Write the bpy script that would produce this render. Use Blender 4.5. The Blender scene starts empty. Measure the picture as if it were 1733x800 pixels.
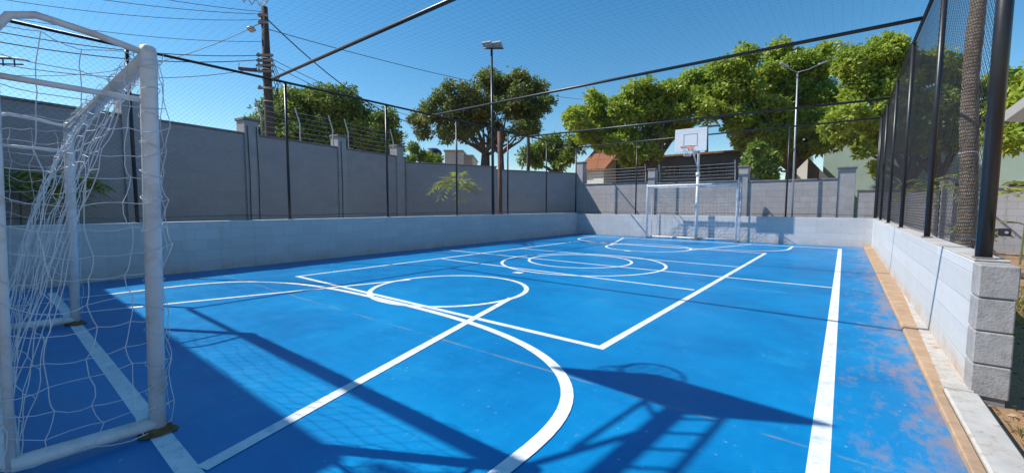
import bpy, math, random
import numpy as np
from mathutils import Vector, Matrix

# ------------------------------------------------------------------ camera
YAW, PITCH, ROLL, FPX, HC = 0.670417, 0.072792, 0.0023256, 707.05, 1.25
_f = Vector((-math.sin(YAW)*math.cos(PITCH), math.cos(YAW)*math.cos(PITCH), -math.sin(PITCH)))
_r = Vector((math.cos(YAW), math.sin(YAW), 0)); _u = _r.cross(_f)
CR = _r*math.cos(ROLL)+_u*math.sin(ROLL); CU = -_r*math.sin(ROLL)+_u*math.cos(ROLL); CF = _f
CAM = Vector((0, 0, HC))
C = bpy.context.scene.collection
cd = bpy.data.cameras.new('camera'); co = bpy.data.objects.new('camera', cd); C.objects.link(co)
cd.sensor_width = 36; cd.lens = FPX/1733*36; cd.clip_start = 0.05; cd.clip_end = 2000
co.matrix_world = Matrix(((CR.x, CU.x, -CF.x, 0), (CR.y, CU.y, -CF.y, 0), (CR.z, CU.z, -CF.z, HC), (0, 0, 0, 1)))
bpy.context.scene.camera = co

# ------------------------------------------------------------------ light
SX, SY = 0.88, 0.47                       # shadow shift on the ground per metre of height
sundir = Vector((-SX, -SY, 1)).normalized()
ELEV = math.asin(sundir.z); AZ = math.atan2(sundir.x, sundir.y)
w = bpy.data.worlds.new('World'); bpy.context.scene.world = w; w.use_nodes = True
nt = w.node_tree; bg = nt.nodes['Background']
sk = nt.nodes.new('ShaderNodeTexSky'); sk.sky_type = 'NISHITA'; sk.sun_disc = False
sk.sun_elevation = ELEV; sk.sun_rotation = AZ; sk.air_density = 1.0; sk.dust_density = 0.15; sk.ozone_density = 1.5
hs = nt.nodes.new('ShaderNodeHueSaturation'); hs.inputs['Saturation'].default_value = 1.36; hs.inputs['Hue'].default_value = 0.492
nt.links.new(sk.outputs[0], hs.inputs['Color']); nt.links.new(hs.outputs[0], bg.inputs[0]); bg.inputs[1].default_value = 0.124
sl = bpy.data.lights.new('sun', 'SUN'); so = bpy.data.objects.new('sun', sl); C.objects.link(so)
sl.energy = 5.0; sl.angle = math.radians(0.53); sl.color = (1, .955, .88)
so.rotation_euler = sundir.to_track_quat('Z', 'Y').to_euler(); so.location = (-10, -8, 20)
vs = bpy.context.scene.view_settings
vs.view_transform = 'Standard'; vs.look = 'None'; vs.exposure = 0.33; vs.gamma = 1
vs.use_curve_mapping = False

# ------------------------------------------------------------------ helpers
def ray(px, py): return CF + CR*((px-866.5)/FPX) - CU*((py-399.5)/FPX)
def P(px, py, d): return CAM + ray(px, py)*d                  # d = distance along the view axis
def QY(px, py, Y): v = ray(px, py); return CAM + v*(Y/v.y)
def QZ(px, py, z): v = ray(px, py); return CAM + v*((z-HC)/v.z)

class MB:
    def __init__(s): s.v = []; s.f = []
    def add(s, vs_, fs):
        o = len(s.v); s.v += [tuple(x) for x in vs_]; s.f += [tuple(i+o for i in f) for f in fs]; return s
    def box(s, a, b, M=None, bev=0):
        x0, y0, z0 = a; x1, y1, z1 = b
        if bev:
            c = bev; vs_ = []; 
            for sx, X in ((1, x0), (-1, x1)):
                for sy, Y in ((1, y0), (-1, y1)):
                    for sz, Z in ((1, z0), (-1, z1)):
                        vs_ += [(X, Y+sy*c, Z+sz*c), (X+sx*c, Y, Z+sz*c), (X+sx*c, Y+sy*c, Z)]
            I = lambda i, j, k, t: ((i*2+j)*2+k)*3+t
            fs = [(I(0,0,0,0), I(0,0,1,0), I(0,1,1,0), I(0,1,0,0)), (I(1,0,0,0), I(1,1,0,0), I(1,1,1,0), I(1,0,1,0)),
                  (I(0,0,0,1), I(1,0,0,1), I(1,0,1,1), I(0,0,1,1)), (I(0,1,0,1), I(0,1,1,1), I(1,1,1,1), I(1,1,0,1)),
                  (I(0,0,0,2), I(0,1,0,2), I(1,1,0,2), I(1,0,0,2)), (I(0,0,1,2), I(1,0,1,2), I(1,1,1,2), I(0,1,1,2))]
            for j in (0, 1):
                for k in (0, 1): fs.append((I(0,j,k,1), I(1,j,k,1), I(1,j,k,2), I(0,j,k,2)))
            for i in (0, 1):
                for k in (0, 1): fs.append((I(i,0,k,0), I(i,1,k,0), I(i,1,k,2), I(i,0,k,2)))
            for i in (0, 1):
                for j in (0, 1): fs.append((I(i,j,0,0), I(i,j,1,0), I(i,j,1,1), I(i,j,0,1)))
            for i in (0, 1):
                for j in (0, 1):
                    for k in (0, 1): fs.append((I(i,j,k,0), I(i,j,k,1), I(i,j,k,2)))
        else:
            vs_ = [(x0,y0,z0),(x1,y0,z0),(x1,y1,z0),(x0,y1,z0),(x0,y0,z1),(x1,y0,z1),(x1,y1,z1),(x0,y1,z1)]
            fs = [(0,3,2,1),(4,5,6,7),(0,1,5,4),(1,2,6,5),(2,3,7,6),(3,0,4,7)]
        if M is not None: vs_ = [tuple(M @ Vector(v)) for v in vs_]
        return s.add(vs_, fs)
    def tube(s, pts, r, n=8, cap=True):
        pts = [Vector(p) for p in pts]; m = len(pts)
        rs = list(r) if isinstance(r, (list, tuple)) else [r]*m
        ring = []; prev = None
        for i, p in enumerate(pts):
            t = (pts[min(i+1, m-1)]-pts[max(i-1, 0)])
            if t.length < 1e-9: t = Vector((0, 0, 1))
            t.normalize()
            if prev is None:
                a = Vector((0, 0, 1)) if abs(t.z) < .9 else Vector((1, 0, 0)); a = (a-t*a.dot(t)).normalized()
            else:
                a = prev-t*prev.dot(t)
                a = a.normalized() if a.length > 1e-6 else t.orthogonal().normalized()
            prev = a; b = t.cross(a)
            ring.append([p+(a*math.cos(2*math.pi*k/n)+b*math.sin(2*math.pi*k/n))*rs[i] for k in range(n)])
        fs = []
        for i in range(m-1):
            for k in range(n):
                fs.append((i*n+k, i*n+(k+1) % n, (i+1)*n+(k+1) % n, (i+1)*n+k))
        if cap: fs += [tuple(range(n))[::-1], tuple((m-1)*n+k for k in range(n))]
        return s.add([v for R_ in ring for v in R_], fs)
    def build(s, name, mat, parent=None, smooth=False, loc=None):
        me = bpy.data.meshes.new(name); me.from_pydata(s.v, [], s.f); me.materials.append(mat)
        me.update()
        if smooth: me.polygons.foreach_set('use_smooth', [True]*len(me.polygons))
        o = bpy.data.objects.new(name, me); C.objects.link(o)
        if parent is not None: o.parent = parent
        return o

def recenter(o, c):
    c = Vector(c); o.data.transform(Matrix.Translation(-c)); o.location = c; return o
def tag(o, label=None, cat=None, group=None, kind=None):
    if label: o['label'] = label
    if cat: o['category'] = cat
    if group: o['group'] = group
    if kind: o['kind'] = kind
    return o
def empty(name, loc, label, cat, group=None, rz=0):
    o = bpy.data.objects.new(name, None); C.objects.link(o); o.location = loc; o.rotation_euler = (0, 0, rz)
    return tag(o, label, cat, group)

# ------------------------------------------------------------------ materials
def newmat(name):
    m = bpy.data.materials.new(name); m.use_nodes = True
    return m, m.node_tree, m.node_tree.nodes['Principled BSDF']
def nd(t, k, **kw):
    n = t.nodes.new(k)
    for a, b in kw.items():
        if a.startswith('i_'): n.inputs[a[2:].replace('_', ' ')].default_value = b
        else: setattr(n, a, b)
    return n
def mixc(t, fac, a, b, blend='MIX'):
    n = t.nodes.new('ShaderNodeMix'); n.data_type = 'RGBA'; n.blend_type = blend
    for s, v in ((0, fac), (6, a), (7, b)):
        if isinstance(v, (int, float)): n.inputs[s].default_value = v
        elif isinstance(v, tuple): n.inputs[s].default_value = (*v, 1) if len(v) == 3 else v
        else: t.links.new(v, n.inputs[s])
    return n.outputs[2]
def ramp(t, src, a, b, va=0., vb=1.):
    n = t.nodes.new('ShaderNodeMapRange'); n.inputs[1].default_value = a; n.inputs[2].default_value = b
    n.inputs[3].default_value = va; n.inputs[4].default_value = vb
    t.links.new(src, n.inputs[0]); return n.outputs[0]
def noise(t, scale, detail=4, rough=.6, vec=None, coord='Object', stretch=None):
    n = nd(t, 'ShaderNodeTexNoise'); n.inputs['Scale'].default_value = scale; n.inputs['Detail'].default_value = detail; n.inputs['Roughness'].default_value = rough
    if vec is None:
        tc = t.nodes.new('ShaderNodeTexCoord'); vec = tc.outputs[coord]
    if stretch:
        mp = t.nodes.new('ShaderNodeMapping'); mp.inputs['Scale'].default_value = stretch
        t.links.new(vec, mp.inputs[0]); vec = mp.outputs[0]
    t.links.new(vec, n.inputs['Vector']); return n.outputs[0]
def bump(t, bs, h, strength=.3, dist=.01):
    b = t.nodes.new('ShaderNodeBump'); b.inputs['Strength'].default_value = strength; b.inputs['Distance'].default_value = dist
    t.links.new(h, b.inputs['Height']); t.links.new(b.outputs[0], bs.inputs['Normal']); return b
def basic(name, col, rough=.5, metal=0, var=.12, scale=6, bmp=.0, dirt=None):
    m, t, b = newmat(name)
    n1 = noise(t, scale); f = ramp(t, n1, .3, .7)
    c = mixc(t, f, tuple(x*(1-var) for x in col), tuple(min(1, x*(1+var)) for x in col))
    if dirt:
        n2 = noise(t, scale*2.3, 6, .7); c = mixc(t, ramp(t, n2, .52, .66, 0, dirt[1]), c, dirt[0])
    t.links.new(c, b.inputs['Base Color']); b.inputs['Roughness'].default_value = rough; b.inputs['Metallic'].default_value = metal
    if bmp: bump(t, b, noise(t, scale*6), bmp, .004)
    return m
def block_mat(name, col, mortar_dark=.75, stain=(.2, .16, .12), bs=(.40, .20), bmp=.5, stain_amt=.25, zdirt=0.):
    m, t, b = newmat(name)
    tc = t.nodes.new('ShaderNodeTexCoord'); sep = t.nodes.new('ShaderNodeSeparateXYZ'); t.links.new(tc.outputs['Object'], sep.inputs[0])
    cmb = t.nodes.new('ShaderNodeCombineXYZ'); t.links.new(sep.outputs[0], cmb.inputs[0]); t.links.new(sep.outputs[2], cmb.inputs[1])
    br = t.nodes.new('ShaderNodeTexBrick'); t.links.new(cmb.outputs[0], br.inputs['Vector'])
    br.inputs['Scale'].default_value = 1; br.inputs['Brick Width'].default_value = bs[0]; br.inputs['Row Height'].default_value = bs[1]
    br.inputs['Mortar Size'].default_value = .006; br.inputs['Mortar Smooth'].default_value = .4; br.inputs['Bias'].default_value = 0
    br.inputs['Color1'].default_value = (*[x*.93 for x in col], 1); br.inputs['Color2'].default_value = (*[min(1, x*1.05) for x in col], 1)
    br.inputs['Mortar'].default_value = (*[x*mortar_dark for x in col], 1)
    n1 = noise(t, .9, 6, .65, stretch=(1, 1, 1.6)); c = mixc(t, ramp(t, n1, .45, .75, 0, stain_amt), br.outputs[0], stain)
    nv = noise(t, 1.0, 6, .7, stretch=(7, 7, .45)); c = mixc(t, ramp(t, nv, .52, .75, 0, stain_amt*1.2), c, stain)
    n3 = noise(t, 14, 5, .7); c = mixc(t, ramp(t, n3, .3, .7, 0, .2), c, tuple(x*.6 for x in col))
    if zdirt:
        z = ramp(t, sep.outputs[2], .03, .22, 1, 0); n4 = noise(t, 3.5, 5, .7)
        mm = t.nodes.new('ShaderNodeMath'); mm.operation = 'MULTIPLY'; t.links.new(z, mm.inputs[0]); t.links.new(ramp(t, n4, .35, .65, 0, zdirt), mm.inputs[1])
        c = mixc(t, mm.outputs[0], c, (.42, .27, .15))
    t.links.new(c, b.inputs['Base Color']); b.inputs['Roughness'].default_value = .75
    n2 = noise(t, 26, 6, .7); h = mixc(t, .45, ramp(t, br.outputs[1], 0, 1, 1, 0), n2)
    bump(t, b, h, bmp, .012); return m

M = {}
M['white_tube'] = basic('white_painted_tube', (.64, .65, .67), .4, 0, .1, 3, .08, ((.3, .22, .15), .4))
M['rust'] = basic('rust', (.16, .085, .03), .85, 0, .5, 30, .6)
M['black_tube'] = basic('black_painted_tube', (.018, .018, .02), .38, 0, .2, 5, .1)
M['black_wire'] = basic('black_wire', (.035, .036, .04), .6)
M['net_black'] = basic('black_net_cord', (.04, .04, .045), .7)
M['net_white'] = basic('white_net_cord', (.60, .62, .66), .75)
M['cable'] = basic('cable', (.03, .03, .032), .6)
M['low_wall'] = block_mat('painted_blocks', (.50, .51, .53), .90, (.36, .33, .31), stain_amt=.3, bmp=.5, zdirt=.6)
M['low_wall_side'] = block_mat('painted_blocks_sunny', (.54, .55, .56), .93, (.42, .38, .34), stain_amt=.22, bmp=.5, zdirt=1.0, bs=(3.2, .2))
M['end_block'] = basic('grey_concrete_block', (.30, .29, .29), .9, 0, .2, 12, 1.0, ((.2, .18, .16), .5))
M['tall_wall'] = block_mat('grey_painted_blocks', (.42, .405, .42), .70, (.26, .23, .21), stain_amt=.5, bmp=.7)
M['tall_wall_left'] = block_mat('grey_painted_blocks_shade_tone', (.34, .325, .35), .9, (.27, .25, .25), stain_amt=.3, bmp=.2)  # smoother finish; grey darker than the far wall's, with some shade in the colour
M['pillar'] = basic('grey_painted_render', (.35, .34, .355), .85, 0, .12, 3, .5)
M['cap'] = basic('concrete_cap', (.19, .18, .18), .9, 0, .25, 4, .5)
M['line'] = basic('white_line_paint', (.74, .76, .78), .5, 0, .10, 5, .15, ((.36, .50, .62), .75))
M['kerb'] = basic('tan_concrete', (.40, .27, .17), .9, 0, .2, 7, .6, ((.3, .2, .12), .6))
M['footing'] = basic('pale_footing', (.46, .44, .41), .85, 0, .15, 5, .6, ((.34, .22, .13), .9))
M['concrete'] = basic('pale_concrete', (.5, .45, .38), .9, 0, .15, 3, .5, ((.4, .28, .16), .7))
M['board'] = basic('white_board', (.66, .68, .72), .4, 0, .03, 2)
M['grey_line'] = basic('grey_line', (.22, .26, .3), .6)
M['orange'] = basic('orange_rim_paint', (.62, .13, .03), .45)
M['steel'] = basic('galvanised_steel', (.42, .44, .46), .45, .5, .15, 5)
M['pole_conc'] = basic('weathered_pole', (.055, .045, .04), .9, 0, .4, 3, .5)
M['pole_wood'] = basic('brown_wood_pole', (.16, .085, .06), .9, 0, .4, 3, .6)
M['tile'] = None
M['mint'] = basic('mint_wall', (.34, .44, .38), .9, 0, .1, .5, .2)
M['white_wall'] = basic('white_wall', (.74, .74, .74), .85, 0, .06, .8)
M['bluegrey'] = basic('blue_grey_wall', (.09, .135, .20), .85, 0, .12, .7)
M['slate'] = basic('grey_roof', (.16, .15, .16), .85, 0, .15, 2, .4)
M['dark'] = basic('dark_opening', (.02, .022, .025), .4)
M['tank'] = basic('blue_plastic', (.02, .03, .09), .5)
M['fibre'] = basic('weathered_fibre_cement', (.17, .16, .15), .9, 0, .3, 4, .4)
M['cream'] = basic('cream_sheet', (.5, .48, .45), .7, 0, .08, 2)
M['bark'] = basic('tree_bark', (.09, .065, .045), .95, 0, .35, 5, .8)
M['stem'] = basic('green_stem', (.14, .16, .06), .8)
M['glass'] = basic('lamp_glass', (.35, .38, .42), .15)

# terracotta tiles: ribs across the slope
m, t, b = newmat('terracotta_tiles')
tc = t.nodes.new('ShaderNodeTexCoord'); wv = t.nodes.new('ShaderNodeTexWave'); wv.inputs['Scale'].default_value = 1.6; wv.inputs['Distortion'].default_value = .6
wv.bands_direction = 'X'; t.links.new(tc.outputs['Object'], wv.inputs[0])
c = mixc(t, ramp(t, noise(t, 2.5, 5, .7), .35, .65), (.42, .13, .05), (.30, .15, .09)); c = mixc(t, .35, c, wv.outputs[0], 'MULTIPLY')
t.links.new(c, b.inputs['Base Color']); b.inputs['Roughness'].default_value = .85; bump(t, b, wv.outputs[1], .8, .05); M['tile'] = m
M['tile_old'] = basic('weathered_terracotta', (.25, .12, .07), .9, 0, .35, 6, .8, ((.12, .08, .06), .8))

# palm bark: rings
m, t, b = newmat('palm_bark')
tc = t.nodes.new('ShaderNodeTexCoord'); wv = t.nodes.new('ShaderNodeTexWave'); wv.bands_direction = 'Z'; wv.inputs['Scale'].default_value = 5; wv.inputs['Distortion'].default_value = 5; wv.inputs['Detail'].default_value = 4
wv.inputs['Detail Scale'].default_value = 2.2; t.links.new(tc.outputs['Object'], wv.inputs[0])
n1 = noise(t, 9, 6, .75, stretch=(1, 1, .35)); c = mixc(t, ramp(t, n1, .35, .68), (.10, .068, .046), (.27, .21, .155)); c = mixc(t, ramp(t, wv.outputs[1], 0, 1, 0, .35), c, (.07, .05, .035))
t.links.new(c, b.inputs['Base Color']); b.inputs['Roughness'].default_value = .95
bump(t, b, mixc(t, .5, wv.outputs[1], n1), .9, .03); M['palm'] = m

def mul_(t, a, b_):
    q = t.nodes.new('ShaderNodeMath'); q.operation = 'MULTIPLY'; t.links.new(a, q.inputs[0]); t.links.new(b_, q.inputs[1]); return q.outputs[0]
# blue court paint: cloudy, scuffed, brown dirt towards the sunny wall and along the construction joints
m, t, b = newmat('blue_court_paint')
tc = t.nodes.new('ShaderNodeTexCoord'); sep = t.nodes.new('ShaderNodeSeparateXYZ'); t.links.new(tc.outputs['Object'], sep.inputs[0])
n1 = noise(t, .55, 6, .62); n2 = noise(t, 3.1, 7, .7); n3 = noise(t, 38, 4, .7)
c = mixc(t, ramp(t, n1, .38, .62), (.0, .155, .40), (.0, .225, .52))
c = mixc(t, ramp(t, n2, .46, .72, 0, .30), c, (.004, .26, .56))
c = mixc(t, ramp(t, n3, .63, .74, 0, .18), c, (.10, .34, .60))
n5 = noise(t, 1.0, 8, .74, stretch=(1.5, .8, 1))
nr = noise(t, 2.0, 6, .75, stretch=(.35, 5, 1)); c = mixc(t, ramp(t, nr, .5, .75, 0, .35), c, (.0, .15, .40))
ns = noise(t, 6.0, 10, .82, stretch=(3, .8, 1)); c = mixc(t, ramp(t, ns, .60, .68, 0, .65), c, (.13, .36, .58)); n8 = noise(t, 1.7, 5, .6); c = mixc(t, ramp(t, n8, .56, .72, 0, .45), c, (.01, .29, .56)); n9 = noise(t, 24, 3, .6); c = mixc(t, mul_(t, ramp(t, n9, .66, .72, 0, .8), ramp(t, n8, .48, .6, 0, 1)), c, (.30, .48, .60))
def mul(a, b_):
    q = t.nodes.new('ShaderNodeMath'); q.operation = 'MULTIPLY'
    for i, x in enumerate((a, b_)):
        if isinstance(x, float): q.inputs[i].default_value = x
        else: t.links.new(x, q.inputs[i])
    return q.outputs[0]
edge = ramp(t, sep.outputs[0], -.2, .5, 0, 1)
n6 = noise(t, 3.4, 10, .8, stretch=(1.5, .6, 1))
sub = t.nodes.new('ShaderNodeMath'); sub.operation = 'MULTIPLY_ADD'; t.links.new(edge, sub.inputs[0]); sub.inputs[1].default_value = .17; t.links.new(n6, sub.inputs[2])
dirtm = mul(ramp(t, sub.outputs[0], .60, .74, 0, .6), ramp(t, sep.outputs[0], -.5, .35, 0, 1))
c = mixc(t, dirtm, c, (.36, .22, .14))
n7 = noise(t, 7.5, 10, .8); spots = ramp(t, n7, .66, .72, 0, .6)
c = mixc(t, spots, c, (.28, .36, .42))
# joints: faint straight cracks with dust
for axis, pos in ((1, 2.62), (0, -7.9), (1, 7.2), (1, 11.9)):
    a_ = t.nodes.new('ShaderNodeMath'); a_.operation = 'SUBTRACT'; t.links.new(sep.outputs[axis], a_.inputs[0]); a_.inputs[1].default_value = pos
    w_ = t.nodes.new('ShaderNodeMath'); w_.operation = 'MULTIPLY_ADD'; t.links.new(n2, w_.inputs[0]); w_.inputs[1].default_value = .03; t.links.new(a_.outputs[0], w_.inputs[2])
    ab = t.nodes.new('ShaderNodeMath'); ab.operation = 'ABSOLUTE'; t.links.new(w_.outputs[0], ab.inputs[0])
    c = mixc(t, mul(ramp(t, ab.outputs[0], .002, .018, .9, 0), ramp(t, n5, .42, .56, 0, 1)), c, (.22, .26, .26))
t.links.new(c, b.inputs['Base Color'])
t.links.new(ramp(t, n2, .3, .7, .30, .48), b.inputs['Roughness']); b.inputs['Specular IOR Level'].default_value = .36
bump(t, b, mixc(t, .5, n3, noise(t, 120, 3, .6)), .22, .004); M['court'] = m

# dirt
m, t, b = newmat('sandy_dirt')
n1 = noise(t, .35, 6, .6); n2 = noise(t, 7, 8, .75); n3 = noise(t, 45, 5, .75)
c = mixc(t, ramp(t, n1, .35, .65), (.42, .235, .115), (.36, .22, .12)); c = mixc(t, ramp(t, n2, .5, .7, 0, .6), c, (.24, .16, .075))
c = mixc(t, ramp(t, n3, .55, .75, 0, .6), c, (.17, .12, .06))
t.links.new(c, b.inputs['Base Color']); b.inputs['Roughness'].default_value = .95; bump(t, b, mixc(t, .5, n2, n3), .9, .03); M['dirt'] = m

def leafmat(name, a, b_, c_, trans=.35):
    m, t, b = newmat(name)
    geo = t.nodes.new('ShaderNodeNewGeometry')
    n1 = noise(t, .55, 3, .6)
    c = mixc(t, ramp(t, n1, .35, .65), a, b_); c = mixc(t, ramp(t, geo.outputs['Random Per Island'], .55, 1.0, 0, .9), c, c_)
    t.links.new(c, b.inputs['Base Color']); b.inputs['Roughness'].default_value = .5
    tr = t.nodes.new('ShaderNodeBsdfTranslucent'); t.links.new(mixc(t, .5, c, (.35, .5, .05)), tr.inputs[0])
    ms = t.nodes.new('ShaderNodeMixShader'); ms.inputs[0].default_value = trans
    t.links.new(b.outputs[0], ms.inputs[1]); t.links.new(tr.outputs[0], ms.inputs[2])
    t.links.new(ms.outputs[0], t.nodes['Material Output'].inputs[0]); return m
M['leaf_big'] = leafmat('almond_leaves', (.20, .30, .03), (.37, .44, .05), (.48, .53, .10), .45)
M['leaf_dark'] = leafmat('mango_leaves', (.07, .14, .02), (.17, .25, .03), (.27, .34, .05), .32)
M['leaf_rust'] = leafmat('browning_leaves', (.10, .155, .04), (.18, .13, .04), (.22, .28, .06), .3)
M['leaf_bush'] = leafmat('bush_leaves', (.10, .20, .03), (.16, .26, .04), (.25, .33, .08))
M['leaf_yellow'] = leafmat('yellow_palm_leaves', (.26, .30, .05), (.34, .32, .06), (.42, .40, .12))
M['grass'] = leafmat('dry_grass', (.34, .26, .09), (.26, .25, .06), (.46, .34, .13))

# ------------------------------------------------------------------ ground and court
XL, XR, YN, YF = -9.5, .52, -.36, 16.75
g = MB(); N = 40
g.add([(-300, -300, -.03), (300, -300, -.03), (300, 300, -.03), (-300, 300, -.03)], [(0, 1, 2, 3)])
tag(g.build('ground', M['dirt']), 'sandy orange dirt around the court', kind='structure')
f = MB().box((XL, YN, -.1), (XR, YF, 0)); tag(f.build('court_floor', M['court']), 'bright blue painted court floor', kind='structure')
k = MB().box((XR, -3.0, -.1), (.575, 3.93, .035), bev=.006); k.box((XR, 3.931, -.1), (.72, YF, .038), bev=.012); tag(k.build('kerb', M['kerb']), 'tan concrete kerb strip beside the court', kind='structure')
k = MB().box((.578, -3.0, -.1), (.74, 3.93, .05), bev=.01); k.add([(.58,3.935,.0),(.72,3.935,.0),(.72,8,.0),(.705,8,.0),(.58,3.935,.05),(.72,3.935,.051),(.72,8,.045),(.703,8,.042)],[(4,5,6,7),(0,4,7,3),(0,1,5,4),(3,7,6,2)])
tag(k.build('kerb_footing', M['footing']), 'pale painted footing strip outside the kerb', kind='structure')
k = MB(); pts = [(1.0, 3.0), (2.6, 3.2), (2.6, 4.55), (.98, 3.98), (.93, 3.72)]
k.add([(x, y, -.05) for x, y in pts]+[(x, y, .012) for x, y in pts], [tuple(range(5, 10))]+[(i, (i+1) % 5, 5+(i+1) % 5, 5+i) for i in range(5)])
tag(k.build('path', M['concrete']), 'pale concrete slab outside the wall end', kind='structure')

_z = [.0012]
def strip(pts, wd, closed=False, label=None):
    """a painted line of constant width"""
    z = _z[0]; _z[0] += .0003
    n = len(pts); vs_ = []; pts = [Vector((p[0], p[1])) for p in pts]
    for i in range(n):
        a = pts[(i-1) % n] if (closed or i > 0) else pts[i]; c_ = pts[(i+1) % n] if (closed or i < n-1) else pts[i]
        t1 = (pts[i]-a).normalized() if (pts[i]-a).length > 1e-9 else None; t2 = (c_-pts[i]).normalized() if (c_-pts[i]).length > 1e-9 else None
        t1 = t1 or t2; t2 = t2 or t1
        n1 = Vector((-t1.y, t1.x)); n2 = Vector((-t2.y, t2.x)); mm = (n1+n2).normalized(); s_ = wd/2/max(.35, mm.dot(n1))
        vs_ += [(pts[i].x+mm.x*s_, pts[i].y+mm.y*s_, z), (pts[i].x-mm.x*s_, pts[i].y-mm.y*s_, z)]
    fs = [(2*i, 2*i+1, (2*i+3) % (2*n), (2*i+2) % (2*n)) for i in range(n if closed else n-1)]
    mb = MB().add(vs_, fs); o = mb.build('court_line', M['line'])
    tag(o, label, kind='structure'); return o
W1 = .085
YB0, YB1 = .53, 15.75
strip([(-8.8, YB0), (-.04, YB0), (-.04, YB1), (-8.8, YB1)], .09, label='white sideline and end lines of the futsal court')
strip([(-9.0, 8.12), (-.09, 8.10)], .06, label='white halfway line')
strip([(-7.52, 3.38), (-1.63, 3.33), (-1.60, 12.95), (-7.4, 12.95)], .075, True, label='white volleyball court rectangle')
strip([(-7.40, 6.66), (-1.70, 6.55)], .06, label='white attack line, nearer half')
strip([(-7.40, 9.75), (-1.66, 9.65)], .06, label='white attack line, farther half')
def circ(cx, cy, r, n=72): return [(cx+r*math.cos(2*math.pi*i/n), cy+r*math.sin(2*math.pi*i/n)) for i in range(n)]
strip(circ(-4.5, 8.15, 1.76), .065, True, label='large white centre circle')
strip(circ(-4.72, 8.45, 1.16), .06, True, label='small white centre circle')
strip(circ(-4.63, 4.33, 1.16), .075, True, label='near white free throw circle')
strip(circ(-4.63, 12.45, 1.22), .07, True, label='far white free throw circle')
strip([(-6.92, .575), (-5.70, 4.42)], .075, label='left side of the near key')
strip([(-2.34, .575), (-3.50, 4.40)], .085, label='right side of the near key')
strip([(-2.34, YB1-.05), (-3.44, 12.35)], .075, label='right side of the far key')
strip([(-6.8, YB1-.05), (-5.80, 12.35)], .075, label='left side of the far key')
def threept(yb, sgn, cx, a, ys, h, nexp, wd, label):
    pts = [(cx-a, yb), (cx-a, yb+sgn*ys*.5)]
    for i in range(0, 61):
        th = math.pi*(1-i/60); cc, ss = math.cos(th), math.sin(th)
        pts.append((cx+a*math.copysign(abs(cc)**(2/nexp), cc), yb+sgn*(ys+h*abs(ss)**(2/nexp))))
    pts += [(cx+a, yb+sgn*ys*.5), (cx+a, yb)]
    q = [pts[0]]
    for p in pts[1:]:
        if math.hypot(p[0]-q[-1][0], p[1]-q[-1][1]) > .02: q.append(p)
    strip(q, wd, label=label)
threept(YB0+.045, 1, -4.61, 3.40, .9, 1.76, 2.8, .085, 'near white three point arc')
threept(YB1-.045, -1, -4.61, 3.40, .9, 1.76, 2.8, .08, 'far white three point arc')
p = QZ(877, 461, 0); strip([(p.x-.09, p.y), (p.x+.09, p.y)], .16, label='near white penalty mark')
p = QZ(1063, 424, 0); strip([(p.x-.1, p.y), (p.x+.1, p.y)], .18, label='far white penalty mark')

# ------------------------------------------------------------------ walls
def wall_obj(name, A, B, th, h, mat, label, cat='wall', side=1, cap=None, z0=-.1):
    """wall whose visible face runs A->B; local x along it, thickness to the +y side"""
    A = Vector((A[0], A[1], 0)); B = Vector((B[0], B[1], 0)); L = (B-A).length
    rz = math.atan2(B.y-A.y, B.x-A.x)
    e = empty(name, A, label, cat, rz=rz)
    nseg = max(1, int(L/.4)); rnd = random.Random(hash(label) % 999 if False else len(label))
    mb = MB(); mb.box((0, 0 if side > 0 else -th, z0), (L, th if side > 0 else 0, h), bev=.008)
    mb.build('wall_face', mat, e)
    if cap:
        y0, y1 = (-.03, th+.03) if side > 0 else (-th-.03, .03)
        MB().box((-.02, y0, h+.001), (L+.02, y1, h+.05), bev=.008).build('coping', cap, e)
    return e
HL = .93
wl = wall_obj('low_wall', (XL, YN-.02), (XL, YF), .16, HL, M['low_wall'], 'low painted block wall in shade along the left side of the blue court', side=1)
MB().box((0, -.004, HL+.001), (YF-YN, .165, HL+.016), bev=.004).build('top_edge', M['line'], wl)
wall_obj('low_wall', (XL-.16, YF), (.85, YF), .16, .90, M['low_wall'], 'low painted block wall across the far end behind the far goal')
XW0, XW1 = .705, .875
# sunny wall on the right (local x runs away from the camera)
wr = empty('low_wall', (XW0, 3.97, 0), 'low sunlit white block wall along the right side, with bare block end', 'wall', rz=math.pi/2)
LW = YF-3.97
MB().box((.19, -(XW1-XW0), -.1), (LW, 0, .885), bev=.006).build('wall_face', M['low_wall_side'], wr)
rnd = random.Random(3)
for i in range(4):
    z0 = .02+i*.217
    bb = MB(); bb.box((0+rnd.uniform(-.004, .004), -(XW1-XW0)-rnd.uniform(-.003, .004), z0), (.186, .002, z0+.209), bev=.007)
    bb.build('end_block', M['end_block'], wr)
MB().box((.012, -(XW1-XW0)+.012, -.05), (.18, -.012, .87)).build('mortar_core', M['cap'], wr)
MB().box((.188, -(XW1-XW0), .886), (LW, .0, .90), bev=.004).build('top_edge', M['footing'], wr)

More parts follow.
